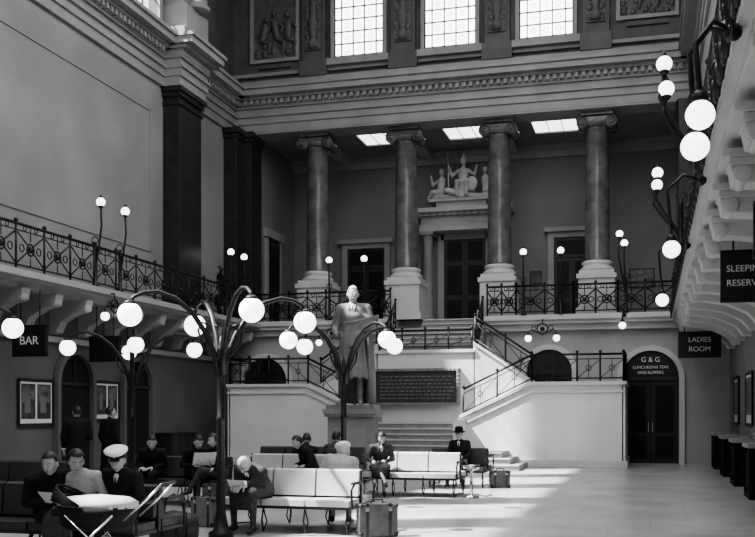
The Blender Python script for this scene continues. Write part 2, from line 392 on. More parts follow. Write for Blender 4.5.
g.sphere((cx+.38,y-.34,z+.5),(.22,.05,.28),SCUL); g.bone((cx-.54,y-.12,z+.1),(cx-.58,y-.1,z+1.8),.03,.028,SCUL); g.bone((cx-.3,y-.36,z+.2),(cx-.55,y-.4,z+.28),.12,.11,SCUL)
vs,fs=remesh(g,.03,1); g=M(); g.add(vs,fs,SCUL,True); g.obj('sculpture_group')

# ---------------------------------------------------------------- staircase
st=M(); cx=-6.9
for k in range(3):
    st.box(cx-3.4+k*.28,cx+3.4-k*.28,27.6+k*.3,29.7,k*.163,(k+1)*.163,TREAD)
for k in range(3,8):
    yy=28.5+(k-3)*.24; st.box(cx-1.4,cx+1.4,yy,31.0,k*.163,(k+1)*.163,TREAD)
for k in range(8):
    yy=(27.6+k*.3) if k<3 else 28.5+(k-3)*.24; hw=(3.4-k*.28) if k<3 else 1.4
    st.box(cx-hw-.0,cx+hw,yy-.03,yy+.02,(k+1)*.163-.035,(k+1)*.163+.004,PALE)
st.box(cx-1.55,cx-1.4,28.4,29.7,.0,1.42,STAIRW); st.box(cx+1.4,cx+1.55,28.4,29.7,.0,1.42,STAIRW)
ZL=1.304
for s2 in (1,-1):
    X=lambda a: cx+s2*a
    def bx(a,b2,*r): 
        lo,hi=sorted((X(a),X(b2))); st.box(lo,hi,*r)
    for k in range(6):
        bx(1.4+k*.35,6.1,29.9,31.1,ZL+k*.17,ZL+(k+1)*.17,TREAD)
    bx(1.4,6.1,29.9,31.1,0,ZL,STAIRW)
    st.prism([(X(1.4),0),(X(6.15),0),(X(6.15),2.42),(X(3.5),2.42),(X(1.4),1.42)],'y',29.7,29.9,STAIRW)
    st.prism([(X(1.35),1.42),(X(3.5),2.42),(X(6.22),2.42),(X(6.22),2.52),(X(3.48),2.52),(X(1.35),1.53)],'y',29.62,29.96,PALE)
    st.prism([(X(1.4),1.2),(X(3.52),2.2),(X(6.2),2.2),(X(6.2),2.26),(X(3.5),2.26),(X(1.4),1.26)],'y',29.65,29.7,PALE)
    bx(1.4,6.2,29.62,29.72,0,.22,PALE)
    bx(6.1,6.2,29.7,33.19,0,2.42,STAIRW); bx(6.05,6.24,29.66,33.19,2.42,2.52,PALE); bx(6.18,6.26,29.62,33.19,0,.22,PALE)
    bx(3.5,6.1,31.1,33.19,0,2.32,STAIRW); bx(3.5,6.1,29.9,33.19,2.30,2.33,TREAD)
    for k in range(7):
        bx(1.6,3.5-k*.27,31.1,33.19,2.32+k*.18,2.32+(k+1)*.18,TREAD)
    bx(1.4,3.5,31.1,33.19,ZL,2.32,STAIRW)
    st.prism([(X(1.55),1.3),(X(3.6),1.3),(X(3.6),2.5),(X(3.45),2.5),(X(1.55),3.78)],'y',31.0,31.12,STAIRW)
    st.prism([(X(1.55),3.74),(X(3.5),2.44),(X(3.6),2.44),(X(3.6),2.52),(X(3.5),2.54),(X(1.55),3.84)],'y',30.95,31.17,PALE)
st.box(cx-1.6,cx+1.6,31.0,33.19,ZL,3.58,STAIRW); st.box(cx-1.62,cx+1.62,30.93,33.19,3.5,3.6,PALE)
st.box(cx-1.4,cx+1.4,31.0,33.19,0,ZL,STAIRW)
for k in range(7):
    yy=32.0+k*.24; a,b2=(-8.38,-5.32) if k<5 else (-7.5,-5.65)
    st.box(-8.38,-5.32,yy,33.18,3.6+k*.171,3.6+(k+1)*.171,TREAD) if k<5 else st.box(-7.5,-5.65,yy,33.74,3.6+k*.171,3.6+(k+1)*.171,TREAD)
    st.box(a,b2,yy-.03,yy+.02,3.6+(k+1)*.171-.035,3.6+(k+1)*.171+.004,PALE)
st.box(-7.5,-5.65,33.18,33.74,3.6,4.45,TREAD)
st.obj('staircase',bevel=.008)
p=M(); px=-7.2; p.box(px-1.36,px+1.36,30.86,30.93,1.9,2.95,BRONZE)
for a in ((px-1.44,px+1.44,1.84,1.93),(px-1.44,px+1.44,2.92,3.01),(px-1.44,px-1.35,1.9,2.95),(px+1.35,px+1.44,1.9,2.95)): p.box(a[0],a[1],30.80,31.0,a[2],a[3],PEDM)
for k in range(24):
    for zz in (1.885,2.965): p.sphere((px-1.38+k*.12,30.8,zz),(.04,.02,.035),PEDM,8,6)
for k in range(9):
    for xx in (px-1.395,px+1.395): p.sphere((xx,30.8,1.95+k*.12),(.035,.02,.04),PEDM,8,6)
rnd=random.Random(9)
for k in range(7):
    z=2.74-k*.115; x=px-1.15
    while x<px+1.1:
        l=rnd.uniform(.06,.2); p.box(x,x+l,30.85,30.865,z,z+.03,STATM); x+=l+.05
p.obj('memorial_plaque')

# ---------------------------------------------------------------- railings
def rail(r,p0,p1,h,pw=1.0,style=0,m=IRON):
    p0=V(p0);p1=V(p1);L=(V((p1.x,p1.y,0))-V((p0.x,p0.y,0))).length
    if L<.01: L=(p1-p0).length
    n=max(1,round(L/pw)); Z=V((0,0,1)); at=lambda t,z: p0+(p1-p0)*t+Z*z
    r.tube([at(0,h),at(1,h)],.035,m,6); r.tube([at(0,h-.14),at(1,h-.14)],.014,m,4); r.tube([at(0,.1),at(1,.1)],.02,m,4)
    ax='y' if abs(p1.x-p0.x)>abs(p1.y-p0.y) else 'x'
    for k in range(n+1):
        r.tube([at(k/n,0),at(k/n,h+.02)],.028,m,6); r.sphere(at(k/n,h+.07),.05,m,8,6)
    for k in range(n):
        a=k/n;b2=(k+1)/n;mm_=(a+b2)/2
        if style==0:
            r.tube([at(a,.12),at(mm_,h*.5),at(b2,h-.15)],.022,m,4); r.tube([at(a,h-.15),at(mm_,h*.5),at(b2,.12)],.022,m,4)
            c=at(mm_,h*.48); r.ring(c,.13,ax,.024,m,12,4); r.sphere(c,.075,m,8,6)
            for t in (a+(b2-a)*.2,a+(b2-a)*.8): r.ring(at(t,h*.48),.085,ax,.016,m,8,4)
            r.tube([at(mm_,.1),at(mm_,h*.3)],.014,m,4); r.tube([at(mm_,h*.66),at(mm_,h)],.014,m,4)
            for q in (.3,.7):
                t=a+(b2-a)*q; r.ring(at(t,h-.07),.055,ax,.012,m,8,4)
        else:
            r.tube([at(mm_,.1),at(mm_,h-.14)],.011,m,4)
            r.tube([at(a,.1),at(b2,h-.15)],.011,m,4)
            r.ring(at(mm_,h*.5),.08,ax,.012,m,10,4)
r=M(); rail(r,(-13.35,1,4.75),(-13.35,32.7,4.75),1.0,1.06); r.obj('balcony_railing')
r=M(); rail(r,(.68,1,4.75),(.68,32.7,4.75),1.0,1.06)
y=1.5
while y<32:
    for s2 in (0,.5):
        r.ring((.6,y+s2,4.72),.17,'x',.02,IRON,10,4); r.ring((.6,y+s2+.25,4.6),.1,'x',.018,IRON,8,4)
        r.ring((.68,y+s2,5.2),.12,'x',.02,IRON,8,4); r.ring((.68,y+s2+.25,5.45),.1,'x',.02,IRON,8,4)
    y+=1.06
r.obj('balcony_railing.001')
r=M()
for a,b2 in ((-13.35,-12.15),(-10.8,-8.9),(-4.25,-2.4),(-1.0,.68)): rail(r,(a,32.8,ZG),(b2,32.8,ZG),.95,.8)
rail(r,(-12.15,32.8,ZG),(-10.8,32.8,ZG),.95,.7); rail(r,(-2.4,32.8,ZG),(-1.0,32.8,ZG),.95,.7)
rail(r,(-8.9,32.8,ZG),(-8.5,32.8,ZG),.95,.5); rail(r,(-5.2,32.8,ZG),(-4.25,32.8,ZG),.95,.5)
r.obj('gallery_railing')
r=M(); cx=-6.9
for s2 in (1,-1):
    X=lambda a: cx+s2*a
    rail(r,(X(1.45),29.8,1.52),(X(3.5),29.8,2.52),.8,.9,1); rail(r,(X(3.5),29.8,2.52),(X(6.15),29.8,2.52),.8,.66,1); rail(r,(X(6.15),29.8,2.52),(X(6.15),33.1,2.52),.8,.9,1)
    rail(r,(X(3.5),31.06,2.52),(X(1.6),31.06,3.82),.8,.8,1)
    rail(r,(X(1.5),31.9,3.6),(X(1.5),33.1,4.5),.9,.65,1)
rail(r,(cx-1.5,31.02,3.6),(cx+1.5,31.02,3.6),.62,.75,1)
r.obj('stair_railing')

# ---------------------------------------------------------------- side balconies
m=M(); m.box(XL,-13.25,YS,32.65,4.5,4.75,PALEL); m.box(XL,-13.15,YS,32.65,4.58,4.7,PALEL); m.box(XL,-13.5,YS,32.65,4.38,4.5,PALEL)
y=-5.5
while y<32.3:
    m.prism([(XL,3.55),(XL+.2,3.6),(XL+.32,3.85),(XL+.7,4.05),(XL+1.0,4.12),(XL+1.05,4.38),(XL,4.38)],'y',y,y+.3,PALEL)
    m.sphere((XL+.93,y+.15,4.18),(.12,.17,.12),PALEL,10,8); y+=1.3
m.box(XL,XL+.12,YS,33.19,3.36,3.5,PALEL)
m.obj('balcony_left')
m=M(); m.box(.75,XRU,YS,32.65,4.5,4.75,PALE); m.box(.65,XRU,YS,32.65,4.58,4.7,PALE); m.box(.95,XR,YS,33.19,4.38,4.5,PALE)
y=-5.3
while y<32.3:
    m.prism([(XR,3.5),(XR-.2,3.55),(XR-.38,3.75),(XR-.8,3.95),(XR-1.2,4.02),(XR-1.55,4.05),(XR-1.6,4.3),(XR,4.3)],'y',y,y+.42,PALE)
    m.box(.72,XR,y-.08,y+.5,4.3,4.39,PALE); m.box(.8,XR-.5,y-.04,y+.46,4.22,4.3,PALE)
    m.tube([(XR-1.46,y-.02,4.13),(XR-1.46,y+.44,4.13)],.10,PALE,14); m.tube([(XR-.14,y-.02,3.6),(XR-.14,y+.44,3.6)],.1,PALE,14); y+=1.65
m.obj('balcony_right',bevel=.01)

# ---------------------------------------------------------------- arched doors
def arch(cx,r,z0,zs,n=14):
    return [(cx-r,z0)]+[(cx-r*math.cos(math.pi*k/n),zs+r*math.sin(math.pi*k/n)) for k in range(n+1)]+[(cx+r,z0)]
def arched_door(name,cx,r,zs,lines,y=YB,door=True):
    d=M(); d.prism(arch(cx,r,0,zs),'y',y-.05,y,WOOD if door else DARK)
    pa=[(a,y-.1,b2) for a,b2 in arch(cx,r+.1,0,zs)]
    d.tube(pa,.12,PALE,4,rot=math.pi/4,sm=False)
    if door:
        d.box(cx-r,cx+r,y-.12,y-.02,zs-.08,zs+.06,WOOD)
        for s2 in (-1,1):
            for a,b2 in ((.15,.85),(1.0,zs-.25)): d.box(cx+s2*r/2-r*.33,cx+s2*r/2+r*.33,y-.075,y-.04,a,b2,BLKGL)
            d.box(cx+s2*.06-.012,cx+s2*.06+.012,y-.1,y-.05,1.0,1.3,METAL)
        d.box(cx-.015,cx+.015,y-.07,y,0,zs,DARK)
        d.prism(arch(cx,r-.06,zs+.08,zs+.08),'y',y-.09,y-.04,SIGNB)
    o=d.obj(name)
    for t,z,s in lines: text(t,(cx,y-.1,z),s,WHITE,o)
    return o
arched_door('door_5',0.0,.86,2.72,[('G & G',3.3,.22),('LUNCHEONS TEAS',3.06,.13),('AND SUPPERS',2.89,.13)])
arched_door('door_6',-13.15,.8,2.72,[])
arched_door('door_7',-3.2,.72,2.95,[])
def side_arch(name,y0,y1,zs):
    d=M(); cy=(y0+y1)/2; r=(y1-y0)/2
    d.prism(arch(cy,r,0,zs),'x',XL,XL+.03,DARK)  # flat dark sheet painting the unlit passage inside the arch
    d.tube([(XL+.09,a,b2) for a,b2 in arch(cy,r+.08,0,zs)],.10,WALLD,4,rot=math.pi/4,sm=False)
    d.box(XL+.03,XL+.07,y0,y1,zs-.05,zs+.04,WOOD); d.box(XL+.03,XL+.07,cy-.03,cy+.03,zs,zs+r,WOOD)
    d.obj(name)
side_arch('door_8',22.1,23.6,2.35); side_arch('door_9',25.35,26.85,2.35); side_arch('door_10',17.6,19.2,2.35)
def poster(name,wall,y0,y1,z0,z1,split=True):
    d=M(); s2=1 if wall==XL else -1
    def bx(a,b2,c,e,f,g,mm): lo,hi=sorted((wall+s2*a,wall+s2*b2)); d.box(lo,hi,c,e,f,g,mm)
    bx(0,.03,y0,y1,z0,z1,WOOD); bx(.03,.04,y0+.05,y1-.05,z0+.05,z1-.05,PAPER)
    ym=(y0+y1)/2
    if split:
        for a,b2,q in ((y0+.1,ym-.04,POST1),(ym+.04,y1-.1,POST1)):
            bx(.04,.045,a,b2,z0+.16,z1-.1,q); bx(.045,.047,a+.04,b2-.04,z0+.55,z1-.16,POST2); bx(.047,.049,a+.12,b2-.2,z0+.3,z0+.7,WALLR)
    else: bx(.04,.045,y0+.12,y1-.12,z0+.25,z1-.12,POST2)
    bx(.02,.06,y0-.03,y0+.04,z0,z1,WOOD); bx(.02,.06,y1-.04,y1+.03,z0,z1,WOOD); bx(.02,.06,y0,y1,z1-.04,z1+.03,WOOD); bx(.02,.06,y0,y1,z0-.03,z0+.04,WOOD)
    d.obj(name)
poster('framed_poster',XL,20.5,21.9,1.3,2.4); poster('framed_poster.001',XL,23.85,25.1,1.4,2.45)
poster('framed_poster.002',XR,29.5,31.0,1.3,2.6,False); poster('framed_poster.003',XR,25.6,27.2,1.3,2.6,False)
d=M(); d.box(XL,XL+.55,27.3,28.9,0,.95,WOOD); d.box(XL,XL+.6,27.25,28.95,.95,1.0,WOOD)
for k in range(3): d.box(XL+.55,XL+.57,27.38+k*.5,27.8+k*.5,.12,.88,WOOD)
d.obj('low_cabinet',bevel=.008)
def counter(name,y0,y1):
    d=M(); x0=1.75; x1=XR-.01
    d.box(x0+.05,x1,y0+.04,y1-.04,0,.95,CD); d.box(x0-.04,x1,y0-.05,y1+.05,.95,1.03,TREAD); d.box(x0,x1,y0,y1,0,.1,CD)
    n=2; L=(y1-y0-.1)/n
    for k in range(n):
        a=y0+.08+k*L; d.box(x0+.02,x0+.05,a,a+L-.06,.18,.86,CD)
    d.box(x0+.12,x1-.06,y0+.01,y0+.04,.18,.5,CD); d.box(x0+.12,x1-.06,y0+.01,y0+.04,.54,.88,CD)
    for yy in (y0,y1-.06): d.box(x0-.01,x0+.06,yy,yy+.06,0,.95,CD)
    d.obj(name,bevel=.01)
for i,(a,b2) in enumerate(((29.8,31.2),(26.4,27.5),(23.0,24.0),(19.5,20.5),(16.4,17.4))): counter('ticket_counter' if i==0 else 'ticket_counter.%03d'%i,a,b2)
# ---------------------------------------------------------------- signs
def sign(name,x0,x1,y,z0,z1,lines,ztop=4.2,align='CENTER',sp=1.35):
    d=M(); d.box(x0,x1,y-.04,y+.04,z0,z1,SIGNB)
    for a in ((x0-.03,x1+.03,z0-.03,z0+.02),(x0-.03,x1+.03,z1-.02,z1+.03),(x0-.03,x0+.02,z0,z1),(x1-.02,x1+.03,z0,z1)): d.box(a[0],a[1],y-.055,y+.055,a[2],a[3],IRON)
    for x in (x0+.15,x1-.15): d.tube([(x,y,z1),(x,y,ztop)],.015,IRON,6)
    o=d.obj(name); n=len(lines)
    for k,(t,s) in enumerate(lines):
        z=(z0+z1)/2+((n-1)/2-k)*s*sp
        text(t,((x0+x1)/2 if align=='CENTER' else x0+.05,y-.05,z),s,WHITE,o,align=align)
    return o
sign('hanging_sign',1.02,2.22,15.5,3.25,3.95,[('SLEEPING CAR',.13),('RESERVATIONS',.13)],4.37,'LEFT',1.6)
sign('hanging_sign.001',.80,1.92,30.2,3.22,3.92,[('LADIES',.2),('ROOM',.2)],4.37)
sign('hanging_sign.002',1.14,1.95,11.9,3.36,3.93,[('HOTEL',.2)],4.37)
sign('hanging_sign.003',-13.9,-13.1,19.7,2.9,3.55,[('BAR',.27)],4.37)
sign('hanging_sign.004',-13.95,-13.15,23.0,2.95,3.55,[],4.37)

# ---------------------------------------------------------------- lamps
def tree_lamp(name,x,y,rot):
    l=M(); l.lathe([(.16,0),(.16,.06),(.1,.1),(.075,.25),(.06,.32),(.055,.7),(.052,1.5),(.07,1.52),(.05,1.56),(.045,2.25),(.09,2.3),(.06,2.36),(.03,2.5),(.01,2.6)],(x,y,0),IRON,14)
    for k in range(4):
        a=math.radians(rot+90*k); dx,dy=math.cos(a),math.sin(a)
        P=lambda q,z: (x+dx*q,y+dy*q,z)
        prof=[(.03,2.1),(.09,2.35),(.2,2.62),(.38,2.88),(.6,3.05),(.82,3.12),(1.0,3.1),(1.12,3.04),(1.17,2.97)]
        l.tube([P(*q) for q in prof],[.038,.038,.036,.034,.032,.028,.026,.024,.024],IRON,8)
        l.tube([P(*q) for q in [(.04,2.3),(.15,2.36),(.26,2.5),(.3,2.66),(.24,2.76),(.16,2.72)]],.016,IRON,5)
        l.lathe([(.03,0),(.07,-.02),(.08,-.06)],(x+dx*1.17,y+dy*1.17,3.0),IRON,12)
        l.sphere((x+dx*1.17,y+dy*1.17,2.82),.15,GLOBE,20,14)
    l.obj(name)
tree_lamp('branched_globe_lamp',-5.34,11.9,42); tree_lamp('branched_globe_lamp.001',-5.17,16.7,55)
tree_lamp('branched_globe_lamp.002',-9.5,17.1,32); tree_lamp('branched_globe_lamp.003',-9.85,11.9,28)
def rail_lamp(name,x,y,z0,globes):
    l=M()
    for i,(gx,gy,gz) in enumerate(globes):
        h=gz-z0
        l.tube([(x,y,z0),(x+(gx-x)*.1,y+(gy-y)*.1,z0+h*.25),(x+(gx-x)*.7,y+(gy-y)*.7,z0+h*.5),(x+(gx-x)*1.15,y+(gy-y)*1.15,z0+h*.72),(gx,gy,gz-.12)],.028,IRON,6)
        l.lathe([(.03,-.16),(.07,-.12),(.06,-.09)],(gx,gy,gz),IRON,10)
        l.sphere((gx,gy,gz),.112,GLOBE,16,12)
        l.lathe([(.03,.1),(.04,.13),(.01,.19)],(gx,gy,gz),IRON,8)
    l.lathe([(.09,0),(.09,.05),(.05,.12),(.04,.9),(.06,.95),(.03,1.1)],(x,y,z0),IRON,10)
    l.ring((x,y-.03,z0+1.15),.09,'y',.014,IRON,10,4)
    l.obj(name)
n=0
def nm(b):
    global n; s=b if n==0 else '%s.%03d'%(b,n); n+=1; return s
for yy in (22.2,23.4,30.2,31.3,16.0,12.0): rail_lamp(nm('balcony_globe_lamp'),-13.35,yy,4.75,[(-13.2,yy,6.85)])
rail_lamp(nm('balcony_globe_lamp'),.6,14.9,4.9,[(.19,14.9,6.6),(.22,14.9,6.24)])
rail_lamp(nm('balcony_globe_lamp'),.6,21.4,4.9,[(.14,21.4,6.55),(.13,21.4,6.3)])
rail_lamp(nm('balcony_globe_lamp'),-.75,32.75,ZG,[(-.95,32.7,7.3),(-.8,32.7,7.0)])
for gx in (-10.65,-9.4,-4.0,-2.8): rail_lamp(nm('balcony_globe_lamp'),gx,32.75,ZG,[(gx,32.7,6.85)])
def hang_lamp(name,px_,py_,pz_,globes):
    l=M()
    for (gx,gy,gz) in globes:
        l.tube([(px_,py_,pz_),(px_+(gx-px_)*.6,py_+(gy-py_)*.6,pz_+.08),(gx+(gx-px_)*.15,gy+(gy-py_)*.15,pz_-.1),(gx,gy,gz+.15)],.022,IRON,6)
        l.lathe([(.02,.2),(.06,.16),(.07,.1)],(gx,gy,gz),IRON,10); l.sphere((gx,gy,gz),.112,GLOBE,18,12)
    l.sphere((px_,py_,pz_),.07,IRON,8,6); l.obj(name)
n=0
hang_lamp(nm('bracket_globe_lamp'),.62,8.2,4.55,[(.37,8.1,3.9),(.34,8.3,3.71)])
hang_lamp(nm('bracket_globe_lamp'),.62,13.3,4.55,[(.26,13.3,3.69)])
hang_lamp(nm('bracket_globe_lamp'),.62,18.4,4.55,[(.2,18.4,3.6)])
hang_lamp(nm('bracket_globe_lamp'),-.8,32.6,4.7,[(-.85,32.3,4.35)])
def double_bracket(name,x,y,z,ax):
    l=M(); D=(lambda a:(x+a,y,0)) if ax=='x' else (lambda a:(x,y+a,0))
    P=lambda a,zz:(D(a)[0],D(a)[1],zz)
    l.ring((x,y,z+.3),.17,'y' if ax=='x' else 'x',.022,IRON,14,5); l.sphere((x,y,z+.3),.07,IRON,8,6); l.tube([P(0,z+.45),P(0,z+.62)],.02,IRON,5)
    l.tube([P(0,z+.55),(x,y+.0,z+.6),(x if ax=='x' else x-.1,(y+.3) if ax=='x' else y,z+.62)],.02,IRON,5)
    for s2 in (-1,1):
        l.tube([P(0,z+.12),P(s2*.18,z+.2),P(s2*.36,z+.28),P(s2*.45,z+.2),P(s2*.45,z+.1)],.02,IRON,6); l.ring(P(s2*.27,z+.33),.07,'y' if ax=='x' else 'x',.014,IRON,8,4)
        l.sphere(P(s2*.45,z),.11,GLOBE,16,12); l.lathe([(.06,.09),(.03,.14)],P(s2*.45,z),IRON,8)
    l.obj(name)
double_bracket('double_wall_lamp',-3.35,32.35,4.0,'x'); double_bracket('double_wall_lamp.001',-13.05,22.6,4.0,'y'); double_bracket('double_wall_lamp.002',-13.05,15.6,4.0,'y')
double_bracket('double_wall_lamp.003',-10.45,32.35,4.0,'x')

# ---------------------------------------------------------------- people
def Rz(a): return Matrix.Rotation(a,3,'Z')
def head(mm,c,R,skin,hair,style='short',hat=None,wom=False,sc=1.0,brow=HAIRD):
    c=V(c); T=lambda p: c+R@(V(p)*sc)
    seg,rg=20,14; vs=[];fs=[]
    for i in range(rg+1):
        th=math.pi*i/rg
        for k in range(seg):
            a=2*math.pi*k/seg; z=.118*math.cos(th); s=math.sin(th); x=.076*s*math.cos(a); y=.094*s*math.sin(a)
            if z<0:
                f=1+z*2.6*(1 if y>0 else .5); x*=f; y=y*(1+z*1.0)+ (-z)*.10*(1 if y>0 else .3)
            if y>.05 and -.02<z<.03: y-=.006*(1 if abs(x)>.012 else 0)
            vs.append(T((x,y,z)))
    for i in range(rg):
        for k in range(seg):
            k2=(k+1)%seg; fs.append([i*seg+k,i*seg+k2,(i+1)*seg+k2,(i+1)*seg+k])
    mm.add(vs,fs,skin,True)
    mm.tube([T((0,.086,.022)),T((0,.1,-.002)),T((0,.112,-.026)),T((0,.094,-.036))],[.006*sc,.010*sc,.015*sc,.010*sc],skin,8)
    for s2 in (-1,1):
        mm.sphere(T((s2*.03,.081,.006)),.0115*sc,EYE if skin is SKIN else skin,8,6); mm.sphere(T((s2*.03,.0905,.006)),.0055*sc,HAIRD if skin is SKIN else skin,6,4)
        mm.tube([T((s2*.014,.092,.026)),T((s2*.032,.09,.032)),T((s2*.05,.078,.026))],.0035*sc,brow if skin is SKIN else skin,5)
        mm.sphere(T((s2*.079,-.004,-.004)),(.012*sc,.02*sc,.032*sc),skin,10,8,R=R)
    mm.tube([T((-.025,.088,-.058)),T((0,.099,-.06)),T((.025,.088,-.058))],[.004*sc,.0065*sc,.004*sc],LIP if skin is SKIN else skin,6)
    if style!='none':
        k=1.10 if not wom else 1.22
        low=-.04 if not wom else -.10
        if style=='bald': flt=lambda q: q.y<.02 and -.05<q.z<.045
        else: flt=lambda q: (q.z>.078 if q.y>.03 else (q.z>low if q.y<-.01 else q.z>.03-(.05 if wom else 0)))
        mm.sphere(T((0,-.006,.006)),(.078*k*sc,.096*k*sc,.118*min(k,1.12)*sc),hair,24,20,R=R,flt=flt)
    if hat=='trilby':
        for prof,m_ in (([(.0,0),(.15,.0),(.155,.008),(.1,.02)],CD),([(.098,.015),(.099,.045)],CD),([(.096,.045),(.092,.09),(.075,.12),(.0,.11)],CD)):
            o=M(); o.lathe(prof,(0,0,0),m_,20); mm.add([T((v[0]*.92,v[1]*1.06,v[2]+.055)) for v in o.v],o.f,m_,True)
    if hat=='peaked':
        for prof,m_ in (([(.088,0),(.09,.035)],CD),([(.09,.03),(.125,.055),(.13,.07),(.1,.085),(.0,.09)],CAPW)):
            o=M(); o.lathe(prof,(0,0,0),m_,20); mm.add([T((v[0]*.95,v[1]*1.05,v[2]+.05)) for v in o.v],o.f,m_,True)
        mm.sphere(T((0,.1,.05)),(.06*sc,.045*sc,.01*sc),SHOE,12,6,R=R); mm.sphere(T((0,.1,.08)),.014*sc,METAL,8,6)
    if hat=='beret':
        mm.sphere(T((0,-.01,.085)),(.115*sc,.12*sc,.06*sc),CAPW,16,10,R=R)
def hand(mm,wr,d,nrm,side,m_,curl=.6,sc=1.0):
    wr=V(wr); d=V(d).normalized(); nrm=(V(nrm)-d*V(nrm).dot(d)).normalized(); lat=d.cross(nrm).normalized()*side
    R=Matrix((lat,d,nrm)).transposed()
    mm.sphere(wr+d*.045*sc,(.042*sc,.052*sc,.017*sc),m_,12,8,R=R)
    for k,(o,L) in enumerate(((-.03,.062),(-.01,.074),(.011,.08),(.031,.07))):
        p=wr+d*.085*sc+lat*o*sc; dd=d.copy(); pts=[p-d*.02*sc]
        for j,f in enumerate((.42,.32,.26)):
            pts.append(pts[-1]+dd*(L*f+(.02 if j==0 else 0))*sc)
            dd=(dd*math.cos(curl)+nrm*math.sin(curl)).normalized() if j<2 else dd
            dd.normalize()
        mm.tube(pts,[.0095*sc,.009*sc,.0085*sc,.006*sc],m_,6)
    t0=wr+d*.03*sc+lat*.035*sc
    mm.tube([t0,t0+(d*.5+lat*.6+nrm*.2)*.035*sc,t0+(d*.9+lat*.75+nrm*.5)*.05*sc,t0+(d*1.3+lat*.7+nrm*.8)*.055*sc],[.013*sc,.011*sc,.0095*sc,.007*sc],m_,6)
def sit(lean=0,turn=0,arms='lap',knees=0,asym=0,side=0):
    H=V((0,0,.52)); A=Rz(turn)@Matrix.Rotation(side,3,'Y')@Matrix.Rotation(-lean,3,'X'); t=lambda p: H+A@(V(p)-H)
    J=dict(pel=V((0,0,.56)),wai=t((0,-.03,.70)),che=t((0,-.02,.87)),upp=t((0,.0,.965)),nec=t((0,.02,1.02)),hea=t((0,.06,1.14)),
           hip=[V((s*.09,0,.545)) for s in (-1,1)],kne=[V((s*(.11+knees),.44,.545)) for s in (-1,1)],ank=[V((s*(.12+knees*.6),.43+asym*s,.1)) for s in (-1,1)],toe=[V((s*(.15+knees*.6),.58+asym*s,.045)) for s in (-1,1)],
           sho=[t((s*.175,.01,.955)) for s in (-1,1)],elb=[t((s*.24,.04,.72)) for s in (-1,1)],wri=[V((s*.08,.28+s*.04,.66)) for s in (-1,1)],hd=[V((-s*.6,.8,-.2)) for s in (-1,1)],hn=[V((0,0,-1))]*2,tilt=0,yaw=turn)
    if arms=='read': J['wri']=[t((s*.14,.33,.82)) for s in (-1,1)]; J['hd']=[V((-s*.2,.7,.6)) for s in (-1,1)]; J['hn']=[V((-s,.0,0)) for s in (-1,1)]
    if arms=='knees': J['elb']=[V((s*.2,.26,.72)) for s in (-1,1)]; J['wri']=[V((s*.05,.5,.66)) for s in (-1,1)]; J['hd']=[V((-s*.3,.8,-.5)) for s in (-1,1)]
    return J
def stand(lean=0):
    J=dict(pel=V((0,0,.93)),wai=V((0,-.01,1.1)),che=V((0,0,1.3)),upp=V((0,-.01,1.41)),nec=V((0,0,1.47)),hea=V((0,.03,1.61)),
           hip=[V((s*.09,0,.9)) for s in (-1,1)],kne=[V((s*.1,.03,.49)) for s in (-1,1)],ank=[V((s*.1,-.01,.09)) for s in (-1,1)],toe=[V((s*.13,.14,.045)) for s in (-1,1)],
           sho=[V((s*.185,0,1.41)) for s in (-1,1)],elb=[V((s*.25,-.03,1.13)) for s in (-1,1)],wri=[V((s*.25,.07,.9)) for s in (-1,1)],hd=[V((0,.2,-1)) for s in (-1,1)],hn=[V((-s,0,0)) for s in (-1,1)],tilt=0,yaw=0)
    return J
def crossleg(J,s=1):
    i=1 if s>0 else 0
    J['kne'][i]=V((-s*.02,.46,.64)); J['ank'][i]=V((-s*.16,.60,.30)); J['toe'][i]=V((-s*.2,.74,.24)); return J
